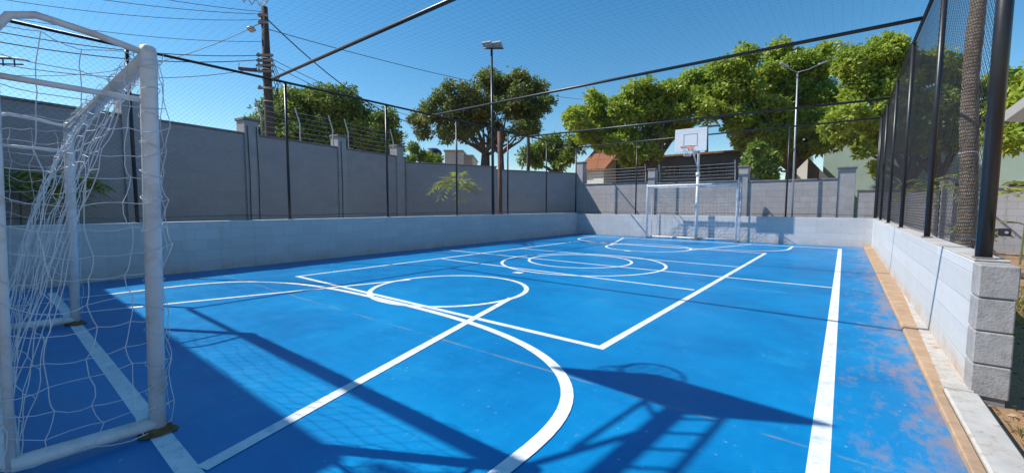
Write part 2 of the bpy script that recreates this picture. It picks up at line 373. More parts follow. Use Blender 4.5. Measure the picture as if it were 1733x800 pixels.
# tall perimeter walls
K18 = 17.6/18
def tz(z): return 1.25+(z-1.25)*K18
YT = 17.6
xa, xb, xc, xd = -9.85, -6.42, -2.98, .02
def pilaster(parent, x, y, h, wd=.3, dp=.3, mat=None):
    MB().box((x-wd/2, y-.06, -.1), (x+wd/2, y+dp, h), bev=.008).build('pilaster', mat or M['pillar'], parent)
    MB().box((x-wd/2-.03, y-.09, h+.001), (x+wd/2+.03, y+dp+.03, h+.07), bev=.01).build('pilaster_cap', M['cap'], parent)
hf = tz(2.20)
for i, (x0, x1, hh, lab) in enumerate(((xa, xb, hf+.06, 'tall grey block wall bay behind the far goal, left of the first pillar'),
                                   (xb, xc, hf, 'tall grey block wall bay behind the far goal and hoop'),
                                   (xc, xd, hf-.03, 'tall grey block wall bay crossed by the slim white lamp post'))):
    e = wall_obj('tall_wall', (x0+.15, YT), (x1-.15, YT), .16, hh, M['tall_wall'], lab, cap=M['cap'])
    pilaster(e, x1-x0-.15, 0, tz((2.8, 2.72, 2.52)[i]), (.3, .32, .46)[i])
    if i == 0: pilaster(e, -.15, 0, tz(3.3), .34)
hr = tz(1.76)
e = wall_obj('tall_wall', (xd+.15+.15, YT), (2.2, YT), .16, hr, M['tall_wall'], 'lower grey block wall bay seen through the right fence', cap=M['cap'])
pilaster(e, 2.2-xd-.15, 0, tz(2.08), .26)
e = wall_obj('tall_wall', (2.2+.13, YT), (16, YT), .16, hr, M['tall_wall'], 'lower grey block wall running off the right edge beyond the palm trunk', cap=M['cap'])

# angled left wall
def along(A, B, px):      # point on line A-B seen at column px
    v = ray(px, 345); d = Vector((B[0]-A[0], B[1]-A[1])); # A + t d = s v
    det = d.x*(-v.y)-d.y*(-v.x); t_ = (-(A[0])*(-v.y)-(-(A[1]))*(-v.x))/det
    return t_
BEND = (-13.4, 10.3); CORNER = (-10.0, 17.6); START = (-11.25, -.95)
A, B = START, BEND
dv = Vector((B[0]-A[0], B[1]-A[1])); Lw = dv.length
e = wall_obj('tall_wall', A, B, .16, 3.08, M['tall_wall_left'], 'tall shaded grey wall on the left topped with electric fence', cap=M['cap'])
def loc_x(px): 
    v = ray(px, 345); # solve A + t*dv = s*v
    a11, a12, a21, a22 = dv.x, -v.x, dv.y, -v.y; det = a11*a22-a12*a21
    return ((-A[0])*a22-a12*(-A[1]))/det*Lw
wallL = e; PLX = []
for px, h, wd in ((232, 3.50, .36), (429, 3.44, .36), (580, 3.44, .32), (677, 3.46, .36)):
    lx = loc_x(px); PLX.append(lx); pilaster(e, lx, 0, h, wd)
# cables down the wall beside the pillar
for px in (421, 436, 577, 684):
    lx = loc_x(px); MB().tube([(lx, -.085, 3.3), (lx+.02, -.085, 2.0), (lx-.01, -.085, .2)], .011, 5).build('cable', M['cable'], e)
# bend -> corner, two bays
A2 = Vector(BEND); B2 = Vector(CORNER); 
v = ray(840, 345); d2 = B2-A2; det = d2.x*(-v.y)-(-v.x)*d2.y; tt = ((-A2.x)*(-v.y)-(-v.x)*(-A2.y))/det; MID = A2+d2*tt
zb = lambda px, py, pt: HC+((346-py)/FPX)*(Vector((pt[0], pt[1], 0)).dot(Vector((CF.x, CF.y, 0))))*1.0
h1 = 2.90; h2 = 2.77
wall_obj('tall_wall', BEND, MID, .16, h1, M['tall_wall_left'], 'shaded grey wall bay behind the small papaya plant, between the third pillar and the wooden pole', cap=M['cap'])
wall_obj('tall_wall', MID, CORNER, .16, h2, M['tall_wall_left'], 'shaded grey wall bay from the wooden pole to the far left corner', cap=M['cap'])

# ------------------------------------------------------------------ fences and the ceiling net
ZR = 3.9
def wires(mb, segs, r):
    """thin triangular wires for a long list of straight segments"""
    for a, b_ in segs:
        a = Vector(a); b_ = Vector(b_); t_ = (b_-a).normalized(); u_ = t_.orthogonal().normalized(); w_ = t_.cross(u_)
        o = len(mb.v)
        for p in (a, b_):
            for k_ in range(3):
                an = 2*math.pi*k_/3; q = p+u_*(math.cos(an)*r)+w_*(math.sin(an)*r); mb.v.append(tuple(q))
        for k_ in range(3): mb.f.append((o+k_, o+(k_+1) % 3, o+3+(k_+1) % 3, o+3+k_))
def diamonds(L, z0, z1, s, flip=lambda x, z: (x, 0, z)):
    segs = []; H = z1-z0; n = int((L+H)/s)+1
    for i in range(n):
        x = i*s
        a0, a1 = (x, z0), (x-H, z1)          # going up-left
        def clip(p, q):
            (x0, y0), (x1, y1) = p, q
            if x0 > L: tq = (x0-L)/(x0-x1); x0, y0 = L, y0+(y1-y0)*tq
            if x1 < 0: tq = (x1)/(x1-x0); x1, y1 = 0, y1+(y0-y1)*tq
            return (x0, y0), (x1, y1)
        p, q = clip(a0, a1)
        if p[0]-q[0] > .01:
            segs.append((flip(*p), flip(*q))); segs.append((flip(L-p[0], p[1]), flip(L-q[0], q[1])))
    return segs
def fence(label, A, B, posts, z0, r_post=.028, mesh=.085, wr_=.0016, zt=ZR, first_thick=False):
    A = Vector((*A, 0)); B = Vector((*B, 0)); L = (B-A).length; rz = math.atan2(B.y-A.y, B.x-A.x)
    e = empty('net_fence', A, label, 'fence', 'black net fences round the court', rz=rz)
    for i, p_ in enumerate(posts):
        th = first_thick and i == 0
        MB().tube([(p_, 0, z0), (p_, 0, zt+.02)], .042 if th else r_post, 10).build('post', M['black_tube'], e, True)
        MB().box((p_-.06, -.045, z0+.0005), (p_+.06, .045, z0+.01)).build('foot_plate', M['cap'], e)
    MB().tube([(0, 0, zt), (L, 0, zt)], .026, 8).build('top_rail', M['black_tube'], e, True)
    rr = random.Random(int(L*10)); pts = [(x, rr.uniform(-.004, .004)-.03, z0+.09+.012*math.sin(x*2.3)) for x in np.linspace(0, L, 40)]
    MB().tube(pts, .007, 5).build('bottom_cable', M['black_wire'], e)
    mb = MB(); wires(mb, diamonds(L, z0+.05, zt, mesh, lambda x, z: (x, -.03, z)), wr_)
    mb.build('mesh', M['net_black'], e); return e
fence('black net fence standing on the shaded low wall along the left side', (XL-.09, YN), (XL-.09, YF+.08), [y-YN for y in (-.9+.6, 1.64, 4.19, 6.73, 9.29, 11.84, 14.35, 16.75)], HL+.017, wr_=.0013)
fence('black net fence standing on the far low wall behind the goal', (XL-.09, YF+.08), (.76, YF+.08), [2.8-.0, 5.2, 8.05, 10.33], .902, wr_=.0014)
fence('black net fence on the sunlit right wall with a thick end post', (.76, 4.22), (.76, YF+.08), [0, 2.5, 5.3, 7.9, 10.4, 12.5], .902, first_thick=True, wr_=.0017, mesh=.075)
# brace and latch of the thick end post
e = empty('gate_brace', (.76, 4.16, 0), 'black diagonal brace tube at the top of the thick end post', 'brace')
MB().tube([(0, 0, 3.05), (.35, -.06, 3.45), (1.0, -.1, 4.0)], .024, 8).build('tube', M['black_tube'], e, True)
MB().box((.05, -.02, 1.06), (.10, .03, 1.11), bev=.004).build('latch_box', M['black_tube'], e)
MB().tube([(.078, -.021, 1.085), (.078, -.026, 1.085)], .009, 12).build('latch_ring', M['steel'], e)

cn = empty('ceiling_net', (XL-.09, YN, ZR), 'black cord net stretched overhead between cross beams', 'net')
Wn = .76-(XL-.09); Ln = YF+.08-YN
YBM = [((-9.59, 3.92), (.76, 3.88)), ((-9.59, 8.36), (.76, 8.38)), ((-9.59, 13.1), (.76, 13.95)), ((-9.59, -.43+.07), (.76, -.43+.07))]
for (a, b_) in YBM:
    MB().tube([(a[0]-cn.location.x, a[1]-YN, 0), (b_[0]-cn.location.x, b_[1]-YN, 0)], .03, 10).build('cross_beam', M['steel_dark'] if 'steel_dark' in M else M['black_tube'], cn, True)
mb = MB(); s = .105
def sag(x, y):
    # small sag between the beams
    ys = [0, 4.25, 8.7, 13.9, Ln]
    for a, b_ in zip(ys, ys[1:]):
        if a <= y <= b_+1e-6: u_ = (y-a)/(b_-a); return -.10*math.sin(math.pi*u_)*math.sin(math.pi*x/Wn)**.5 if 0 < x < Wn else 0
    return 0
xs = np.arange(0, Wn+.001, s); ys_ = np.arange(0, Ln+.001, s)
knot = {}
segs = []
Yc = np.linspace(0, Ln, 29)
for x in xs:
    pts = [(x, y, sag(x, y)) for y in Yc]; segs += list(zip(pts, pts[1:]))
Xc = np.linspace(0, Wn, 15)
for y in ys_:
    pts = [(x, y, sag(x, y)) for x in Xc]; segs += list(zip(pts, pts[1:]))
wires(mb, segs, .0006); mb.build('mesh', M['net_black'], cn)
# right-hand free end rail of the ceiling over the gateway
e = empty('overhead_rail', (.76, YN, ZR), 'black rail carrying the net edge above the gateway', 'rail')
MB().tube([(0, 0, 0), (0, 4.22-YN, 0)], .026, 8).build('tube', M['black_tube'], e, True)
MB().tube([(0, 0, -ZR), (0, 0, 0)], .03, 8).build('post', M['black_tube'], e, True)

# ------------------------------------------------------------------ goals
def lerp(a, b_, t_): return a+(b_-a)*t_
def net_panel(mb, fn, nu, nv, r, rnd, jit, sub=3, droop=.0):
    """fn(u,v)->Vector; a hand-tied square net as tubes with loose cords"""
    K = [[fn(i/nu, j/nv)+Vector([rnd.gauss(0, jit) for _ in range(3)]) for j in range(nv+1)] for i in range(nu+1)]
    def strand(ps):
        out = []
        for a, b_ in zip(ps, ps[1:]):
            off = Vector([rnd.gauss(0, jit*.5) for _ in range(3)]); 
            for q in range(sub):
                u_ = q/sub; s_ = math.sin(math.pi*u_); out.append(a.lerp(b_, u_)+off*s_+Vector((0, 0, -droop*s_)))
        out.append(ps[-1]); mb.tube(out, r, 4, False)
    for i in range(nu+1): strand(K[i])
    for j in range(nv+1): strand([K[i][j] for i in range(nu+1)])
def goal(label, loc, rz, width, seed, cell, rn, jit, tilt=0):
    rnd = random.Random(seed); H = 2.08; W = width; D = .52
    e = empty('futsal_goal', loc, label, 'goal', 'white futsal goals', rz=rz)
    # local: x along the mouth 0..W, +y into the court, rear at y=-D
    for x in (0, W):
        MB().tube([(x, 0, 0), (x, 0, H-.03), (x, 0, H+.0), (x, 0, H+.012)], [.038, .038, .033, .015], 20).build('post', M['white_tube'], e, True)
        ft = MB(); n = 14; ring = []
        for k_ in range(n):
            a = 2*math.pi*k_/n; rr = .085+rnd.uniform(-.015, .02); ring.append((x+rr*math.cos(a), rr*math.sin(a)*.9, .006))
        ft.add(ring+[(x+.6*(p_[0]-x), p_[1]*.6, .03+rnd.uniform(0, .01)) for p_ in ring], [(k_, (k_+1) % n, n+(k_+1) % n, n+k_) for k_ in range(n)]+[tuple(range(n, 2*n))])
        ft.build('foot', M['rust'], e)
    MB().tube([(.0, 0, H-.055), (W, 0, H-.055)], .039, 18).build('crossbar', M['white_tube'], e, True)
    for x in (0, W):
        pts = [(x, -.03, H-.03), (x, -.2, H+.0), (x, -D+.13, H+.02), (x, -D+.05, H-.01), (x, -D, H-.10), (x, -D, 1.0), (x, -D, .04)]
        MB().tube(pts, .017, 10).build('side_frame', M['white_tube'], e, True)
        MB().tube([(x, -.04, 1.80), (x, -D, 1.80)], .014, 8).build('side_bar', M['white_tube'], e, True)
        MB().tube([(x, 0, .055), (x, -D, .055)], .036, 14).build('ground_bar', M['white_tube'], e, True)
    MB().tube([(0, -D, .055), (W, -D, .055)], .033, 12).build('rear_bar', M['white_tube'], e, True)
    MB().tube([(0, -D, H-.1), (W, -D, H-.1)], .014, 8).build('rear_top_bar', M['white_tube'], e, True)
    nm = MB()
    prof = [(0, 2.05), (-.09, 1.8), (-.17, 1.5), (-.25, 1.2), (-.33, .8), (-.43, .4), (-.5, .05)]
    def pr(v):
        f_ = v*(len(prof)-1); i = min(int(f_), len(prof)-2); u_ = f_-i
        return lerp(prof[i][0], prof[i+1][0], u_), lerp(prof[i][1], prof[i+1][1], u_)
    def back(u, v):
        y, z = pr(v); s_ = math.sin(math.pi*u)
        return Vector((lerp(.02, W-.02, u), y-.06*s_*math.sin(math.pi*v)+.02*math.sin(9*u+4*v), z-.05*s_*(1-v)))
    net_panel(nm, back, int(W/cell), int(2.1/cell), rn, rnd, jit)
    for x in (0, W):
        sg = 1 if x else -1
        def side(u, v): return Vector((x+sg*.03+.015*math.sin(7*v+3*u), lerp(.05, -D-.03, u), lerp(2.02, .05, v)-.03*math.sin(math.pi*u)))
        net_panel(nm, side, max(3, int(D/cell+.5)), int(2/cell), rn, rnd, jit*1.5, droop=.012)
    # the surplus net bunched round the crossbar, lashed with cord
    for k_ in range(26 if W > 3 else 18):
        x = rnd.uniform(.1, W-.1); a0 = rnd.uniform(0, 6.28); pts = []
        for q in range(9):
            a = a0+q*.9; rr = .052+rnd.uniform(0, .02); pts.append((x+q*.03, rr*math.cos(a), H-.055+rr*math.sin(a)))
        nm.tube(pts, rn, 4, False)
    # lashing round the posts
    for x in (0, W):
        for k_ in range(14):
            z = 2.0-k_*.145+rnd.uniform(-.02, .02); pts = []
            for q in range(11):
                a = q*2*math.pi/10; rr = .047; pts.append((x+rr*math.cos(a), rr*math.sin(a), z+.02*math.sin(a+k_)))
            nm.tube(pts, rn*.9, 4, False)
        pts = [(x-.03*(1 if x else -1)+rnd.uniform(-.02, .02), .055+rnd.uniform(-.012, .012), 2.0-q*.07) for q in range(28)]
        nm.tube(pts, rn*.9, 4, False)
    nm.build('net', M['net_white'], e); e.rotation_euler.x = tilt; return e
goal('white tubular goal close by on the left with loose white net', (-6.27, .53, 0), 0, 3.35, 5, .125, .0020, .009, -.026)
goal('white tubular goal at the far end in front of the low wall', (-2.88, 16.08, 0), math.pi, 3.14, 9, .125, .0028, .006)

# ------------------------------------------------------------------ basketball stands
def hoopstand(label, loc, rz, ox=0, D=1.35):
    e = empty('basketball_hoop', loc, label, 'basketball hoop', 'basketball stands behind the goals', rz=rz)
    # local origin at the pole foot, board in +y
    zb0, zb1 = 3.16, 3.95; bw = .53
    MB().tube([(ox, 0, 0), (ox, 0, 2.45)], .055, 16).build('pole', M['white_tube'], e, True)
    MB().tube([(ox, 0, 2.4), (ox, 0, 3.3), (ox, .03, 3.55)], .042, 16).build('upper_pole', M['white_tube'], e, True)
    MB().tube([(ox, 0, 2.36), (ox, 0, 2.5)], .075, 16).build('clamp', M['white_tube'], e, True)
    MB().box((ox-.13, -.13, 0.001), (ox+.13, .13, .02), bev=.004).build('base_plate', M['rust'], e)
    MB().tube([(ox, .05, 3.24), (ox, D-.01, 3.24)], .055, 12).build('arm', M['white_tube'], e, True)
    MB().tube([(ox, .05, 3.53), (ox, D-.01, 3.53)], .02, 8).build('arm_top_tube', M['white_tube'], e, True)
    for k_ in range(6):
        y = .12+k_*(D-.25)/5.2; MB().tube([(ox, y, 3.26), (ox, y+.04, 3.52)], .013, 6).build('arm_rung', M['white_tube'], e, True)
    MB().tube([(ox, .03, 2.62), (ox, D*.72, 3.2)], .022, 8).build('brace', M['white_tube'], e, True)
    MB().tube([(ox, D*.5, 2.98), (ox-.16, D-.01, 3.2)], .016, 8).build('brace', M['white_tube'], e, True)
    MB().tube([(ox, D*.8, 3.24), (ox-.5, D-.01, 3.45)], .014, 8).build('brace', M['white_tube'], e, True)
    bd = MB().box((-bw, D, zb0), (bw, D+.035, zb1), bev=.004).build('backboard', M['board'], e)
    ln = MB(); y = D+.0375
    ln.box((-.235, D+.03, zb0+.17), (-.21, y, zb0+.60)); ln.box((.21, D+.03, zb0+.17), (.235, y, zb0+.60))
    ln.box((-.21, D+.03, zb0+.17), (.21, y, zb0+.19)); ln.box((-.21, D+.03, zb0+.58), (.21, y, zb0+.60)); ln.build('target_lines', M['grey_line'], bd)
    rz_ = zb0+.12; cy = D+.035+.10+.225
    rim = MB(); rim.tube([(.225*math.cos(a), cy+.225*math.sin(a), rz_) for a in np.linspace(0, 2*math.pi, 33)], .011, 8, False)
    rim.box((-.08, D+.036, rz_-.09), (.08, D+.05, rz_+.05)); rim.tube([(-.06, D+.05, rz_), (-.09, cy-.2, rz_)], .01, 6); rim.tube([(.06, D+.05, rz_), (.09, cy-.2, rz_)], .01, 6)
    rim.build('rim', M['orange'], e, True)
    nt_ = MB(); rnd = random.Random(4); n = 12; rows = 5
    def kp(i, j):
        rr = lerp(.22, .11, (j/rows)**.7); a = 2*math.pi*(i+.5*(j % 2))/n
        return Vector((rr*math.cos(a), cy+rr*math.sin(a), rz_-.01-.062*j))
    for j in range(rows):
        for i in range(n):
            for d in ((0, 1) if j % 2 else (0, -1)):
                nt_.tube([kp(i, j), kp(i+d, j+1)], .0045, 4, False)
    nt_.build('net', M['net_white'], e); return e
hoopstand('white basketball stand at the far end rising behind the goal', (-4.30, 16.5, 0), math.pi, 0, 1.05)
hoopstand('white basketball stand at the near end over the close goal, mostly out of view', (-4.10, -.22, 0), math.radians(-5), .38)

# ------------------------------------------------------------------ near end: what throws the big shadow on the court
e = empty('white_building', (-9.5, -1.1, 0), 'white building behind the near goal throwing a shadow on the court', 'building')
MB().box((-3.5, -6, -.1), (3.6, 0, 4.35), bev=.02).build('wall', M['white_wall'], e)
MB().box((-3.6, -6.1, 4.352), (3.68, .04, 4.5), bev=.01).build('roof_edge', M['cap'], e)

# ------------------------------------------------------------------ vegetation
def leaf_mesh(name, mat, parent, pts, dirs, length, width, rng, per=6, droopy=.3):
    """tufts of per leaves (two-triangle folded blades) at pts"""
    n = len(pts); V = np.zeros((n*per, 4, 3)); 
    base = np.repeat(pts, per, 0); nd_ = np.repeat(dirs, per, 0)
    rv = rng.normal(size=(n*per, 3)); d = nd_*.55+rv*.75; d[:, 2] -= droopy; d /= np.linalg.norm(d, axis=1)[:, None]
    s_ = np.cross(d, nd_+rng.normal(size=(n*per, 3))*.5); s_ /= np.linalg.norm(s_, axis=1)[:, None]+1e-9
    L_ = length*rng.uniform(.6, 1.3, (n*per, 1)); Wd = width*rng.uniform(.7, 1.3, (n*per, 1))
    base = base+rv*length*.15
    nn = np.cross(s_, d)
    V[:, 0] = base; V[:, 1] = base+d*L_*.5+s_*Wd*.5+nn*Wd*.12; V[:, 2] = base+d*L_+nn*-L_*.1; V[:, 3] = base+d*L_*.5-s_*Wd*.5+nn*Wd*.12
    V = V.reshape(-1, 3); nf = n*per
    me = bpy.data.meshes.new(name); me.vertices.add(len(V)); me.vertices.foreach_set('co', V.ravel().astype(np.float32))
    me.loops.add(nf*4); me.loops.foreach_set('vertex_index', np.arange(nf*4, dtype=np.int32))
    me.polygons.add(nf); me.polygons.foreach_set('loop_start', np.arange(0, nf*4, 4, dtype=np.int32)); me.polygons.foreach_set('loop_total', np.full(nf, 4, np.int32))
    me.materials.append(mat); me.update(calc_edges=True)
    o = bpy.data.objects.new(name, me); C.objects.link(o); o.parent = parent; return o
def tree(name, label, cat, d, clumps, trunk, mat, seed, leaf=(.26, .10), dens=5.0, group=None, ddepth=.35, trunk_r=.22, per=6, limbs=True, gz=0):
    """clumps: (px,py,rpx[,dd]) ; trunk: list of px columns for stems reaching the ground"""
    rng = np.random.default_rng(seed); rnd = random.Random(seed)
    base = P(trunk[0], 345, d); base.z = gz
    e = empty(name, base, label, cat, group)
    cs = []
    for c_ in clumps:
        dd = d+(c_[3] if len(c_) > 3 else rnd.uniform(-1, 1)*ddepth*3)
        p_ = P(c_[0], c_[1], dd); cs.append((p_-base, c_[2]/FPX*dd))
    pts = []; dirs = []
    for c_, r in cs:
        # every clump is itself a cluster of small lumps
        k_ = max(5, int(9*min(r, 3))); u_ = rng.normal(size=(k_, 3)); u_ /= np.linalg.norm(u_, axis=1)[:, None]
        for uu in u_:
            rr = r*rng.uniform(.28, .5); cc = np.array(c_)+uu*r*rng.uniform(.45, .8)*np.array([1, 1, .85])
            n = int(dens*4*math.pi*rr*rr)+4
            w_ = rng.normal(size=(n, 3)); w_ /= np.linalg.norm(w_, axis=1)[:, None]
            rad = rr*rng.uniform(.35, 1.12, (n, 1))**.6
            q = cc+w_*rad*np.array([1.1, 1.1, .8]); pts.append(q); dirs.append(w_*.6+uu*.4+np.array([0, 0, .25]))
        n = int(dens*2.2*r*r*3); w_ = rng.normal(size=(n, 3)); w_ /= np.linalg.norm(w_, axis=1)[:, None]
        pts.append(np.array(c_)+w_*r*rng.uniform(.1, .75, (n, 1))); dirs.append(w_)
    pts = np.concatenate(pts); dirs = np.concatenate(dirs)
    leaf_mesh('crown', mat, e, pts, dirs, leaf[0], leaf[1], rng, per)
    if limbs:
        mb = MB()
        for ti, px in enumerate(trunk):
            b0 = P(px, 345, d+ti*.4)-base; b0.z = 0
            zlow = min(c_.z-r for c_, r in cs); fork = Vector((b0.x+rnd.uniform(-.3, .3), b0.y, max(1.2, zlow*.9+.2)))
            near = sorted(cs, key=lambda q: (q[0]-fork).length)[:7] if len(trunk) > 1 else cs
            mb.tube([b0, b0.lerp(fork, .5)+Vector((rnd.uniform(-.1, .1), rnd.uniform(-.1, .1), 0)), fork], [trunk_r*1.25, trunk_r, trunk_r*.85], 9)
            for c_, r in near:
                tgt = c_; mid = fork.lerp(tgt, .5)+Vector((rnd.uniform(-.3, .3), rnd.uniform(-.3, .3), rnd.uniform(-.1, .4)))
                mb.tube([fork-Vector((0, 0, .1)), fork.lerp(mid, .5), mid, tgt], [trunk_r*.55, trunk_r*.45, trunk_r*.3, trunk_r*.08], 7)
        mb.build('trunk', M['bark'], e, True)
    return e
G = 'trees beyond the perimeter walls'
tree('mango_tree', 'dense dark green domed tree behind the left wall and utility pole', 'tree', 29,
     [(450,205,38),(490,180,42),(530,172,40),(570,180,40),(600,205,38),(640,225,38),(655,200,22),(500,225,45),(560,230,45),(620,250,35),(430,225,26),(470,240,35),(655,245,26)], [520], M['leaf_dark'], 11, dens=10, leaf=(.27, .11), group=G, trunk_r=.35)
tree('tall_tree', 'broad tree with browning crown and forked trunks behind the black floodlight pole', 'tree', 27,
     [(870,135,28),(830,140,30),(905,150,28),(790,165,32),(760,150,18),(770,195,30),(730,195,26),(708,205,22),(718,228,16),(820,190,34),(860,180,34),(900,190,30),(925,165,16),(790,225,24),(760,225,22),(840,225,24),(880,220,22),(845,160,26),(875,165,26),(800,200,22),(745,170,20),(905,215,20)], [816, 845, 828], M['leaf_rust'], 12, dens=10, leaf=(.22, .10), group=G, trunk_r=.2)
tree('round_tree', 'smaller dark round tree between the browning tree and the long green row', 'tree', 33,
     [(890,262,18),(915,255,22),(945,255,24),(930,240,20),(968,245,18),(965,262,16),(905,275,14),(950,275,16)], [940], M['leaf_dark'], 13, dens=5, leaf=(.36, .14), group=G, trunk_r=.2)
tree('almond_tree', 'bright green tree with layered crown left of the basketball board', 'tree', 24,
     [(975,200,26),(1010,175,26),(985,228,24),(1020,215,32),(1050,190,30),(1085,150,28),(1060,165,22),(1095,190,34),(1060,235,28),(1110,225,34),(1100,255,22),(1140,180,30),(1145,150,20),(1150,190,26),(1165,170,22),(1120,160,24),(1035,245,20),(1060,270,16),(1010,238,20),(1080,262,18),(1150,215,24)], [1095], M['leaf_big'], 14, dens=19, leaf=(.23, .11), group=G, trunk_r=.25)
tree('almond_tree', 'large bright green tree standing over the slim white lamp post', 'tree', 23,
     [(1190,130,26),(1230,115,28),(1215,165,32),(1270,100,28),(1310,90,26),(1260,145,36),(1310,135,38),(1355,110,34),(1395,105,30),(1350,160,38),(1300,185,36),(1250,200,34),(1395,160,34),(1340,215,34),(1290,228,30),(1390,205,32),(1260,240,24),(1240,170,24),(1400,235,24),(1200,190,28),(1165,140,22),(1180,170,26),(1320,250,22),(1355,250,22),(1300,262,18),(1385,248,18)], [1335], M['leaf_big'], 15, dens=19, leaf=(.23, .11), group=G, trunk_r=.3)
tree('almond_tree', 'large bright green tree seen through the right fence, beside the palm trunk', 'tree', 19,
     [(1440,100,32),(1480,90,34),(1520,85,32),(1450,145,36),(1500,140,40),(1550,120,36),(1590,110,32),(1620,125,30),(1440,195,34),(1490,195,38),(1545,180,40),(1600,180,38),(1640,170,34),(1530,225,32),(1585,230,30),(1470,235,26),(1640,225,26),(1670,190,26),(1680,140,24),(1432,230,22),(1410,215,26),(1460,255,18),(1500,250,20),(1478,285,13),(1560,245,18),(1615,240,20)], [1545, 1575], M['leaf_big'], 16, dens=19, leaf=(.22, .105), group=G, trunk_r=.28)
tree('almond_tree', 'green tree at the right edge behind the thick black end post', 'tree', 17,
     [(1710,180,36),(1760,150,40),(1745,215,36),(1700,230,30),(1800,200,44),(1790,120,40),(1720,140,20)], [1770], M['leaf_big'], 17, dens=6, leaf=(.31, .13), group=G, trunk_r=.28)
tree('leafy_bush', 'light green bushy shrub above the far wall under the big green tree', 'bush', 21,
     [(1280,255,16),(1300,270,18),(1278,285,16),(1305,290,18),(1270,270,12)], [1290], M['leaf_bush'], 18, dens=19, leaf=(.24, .12), trunk_r=.06)
tree('leafy_bush', 'bright green feathery shrub behind the left wall beside the dark blue water tank', 'bush', 25,
     [(700,252,12),(712,265,13),(730,268,10),(695,268,10),(740,270,7)], [712], M['leaf_bush'], 19, dens=19, leaf=(.22, .09), trunk_r=.05)
tree('courtyard_tree', 'leafy tree behind the near end whose crown shades the court corner', 'tree', 5.2,
     [(0, 0, 1)], [100], M['leaf_dark'], 20) if False else None
# tree outside the frame behind the near end (its crown shades the foreground)
e = empty('courtyard_tree', (-4.6, -3.2, 0), 'leafy tree beside the white building, its crown shading the court corner', 'tree')
rng = np.random.default_rng(5); pts = []; dirs = []
for (cx, cy, cz, r) in ((-.1, 1.6, 4.5, .75), (.55, 1.75, 4.35, .6), (-.7, 1.5, 4.7, .7), (.2, 1.0, 4.9, .8), (1.0, 1.6, 4.15, .42), (-.4, .6, 4.6, .7), (.6, .6, 4.5, .7)):
    n = 420; w_ = rng.normal(size=(n, 3)); w_ /= np.linalg.norm(w_, axis=1)[:, None]; pts.append(np.array([cx, cy, cz])+w_*r*rng.uniform(.2, 1, (n, 1))**.5); dirs.append(w_)
leaf_mesh('crown', M['leaf_dark'], e, np.concatenate(pts), np.concatenate(dirs), .16, .06, rng)
mb = MB(); mb.tube([(0, 0, 0), (.05, .1, 1.6), (0, .3, 3)], [.13, .11, .09], 10)
for tgt in ((-.6, 1.4, 4.6), (.2, 1.5, 4.5), (.9, 1.6, 4.1), (.5, .6, 4.5), (-.4, .6, 4.6)): mb.tube([(0, .28, 2.9), (tgt[0]*.5, .3+tgt[1]*.35, 3.7), tgt], [.07, .05, .015], 7)
mb.build('trunk', M['bark'], e, True)

def frond_plant(label, base, height, nleaf, spread, mat, seed, name='young_palm', cat='plant', leaflets=9, ll=.16):
    rnd = random.Random(seed); e = empty(name, base, label, cat)
    mb = MB(); mb.tube([(0, 0, 0), (.03, .02, height*.5), (.0, .05, height)], [.02, .016, .01], 6); mb.build('stem', M['stem'], e)
    lf = MB()
    for i in range(nleaf):
        a = 2*math.pi*i/nleaf+rnd.uniform(-.4, .4); L_ = spread*rnd.uniform(.7, 1.15); up = rnd.uniform(.25, .75); z0 = height*rnd.uniform(.8, 1)
        pr_ = [Vector((math.cos(a)*L_*t_, math.sin(a)*L_*t_, z0+L_*(up*t_-1.0*t_*t_*.75))) for t_ in np.linspace(0, 1, leaflets+1)]
        lf.tube(pr_, .005, 4, False)
        for q in range(1, leaflets+1):
            p_ = pr_[q]; tdir = (pr_[q]-pr_[q-1]).normalized(); sd = tdir.cross(Vector((0, 0, 1))).normalized()
            for s_ in (-1, 1):
                l_ = ll*rnd.uniform(.7, 1.2)*(1.1-.6*abs(q/leaflets-.4)); dr = (sd*s_+tdir*.7+Vector((0, 0, rnd.uniform(-.5, .15)))).normalized(); wv_ = tdir*.034+Vector((0, 0, .008))
                lf.add([p_, p_+dr*l_*.5+wv_, p_+dr*l_, p_+dr*l_*.5-wv_], [(0, 1, 2, 3)])
    lf.build('leaves', mat, e); return e
def ground_at(px, d): p_ = P(px, 345, d); p_.z = 0; return p_
frond_plant('small yellow green plant with drooping leaves in front of the left wall', ground_at(771, 14.4), 2.2, 11, .85, M['leaf_yellow'], 31, ll=.42)
frond_plant('yellow green palm seen through the goal net at the far left', ground_at(30, 7.2), 1.85, 14, .65, M['leaf_yellow'], 32, ll=.32)
frond_plant('yellow green palm beside the upper part of the close goal post', ground_at(118, 7.6), 1.8, 14, .5, M['leaf_yellow'], 33, ll=.32)
frond_plant('feathery yellow green young palm left of the thick palm trunk', ground_at(1572, 11.5), 2.0, 11, 1.0, M['leaf_yellow'], 34, leaflets=14, ll=.2)
frond_plant('young palm with yellow leaves at the right edge behind the end post', ground_at(1735, 9), 1.9, 8, .75, M['leaf_yellow'], 35, ll=.22)
frond_plant('low sprouting palm at the foot of the thick palm trunk', ground_at(1668, 7.9), .9, 8, .5, M['leaf_yellow'], 36, ll=.16)

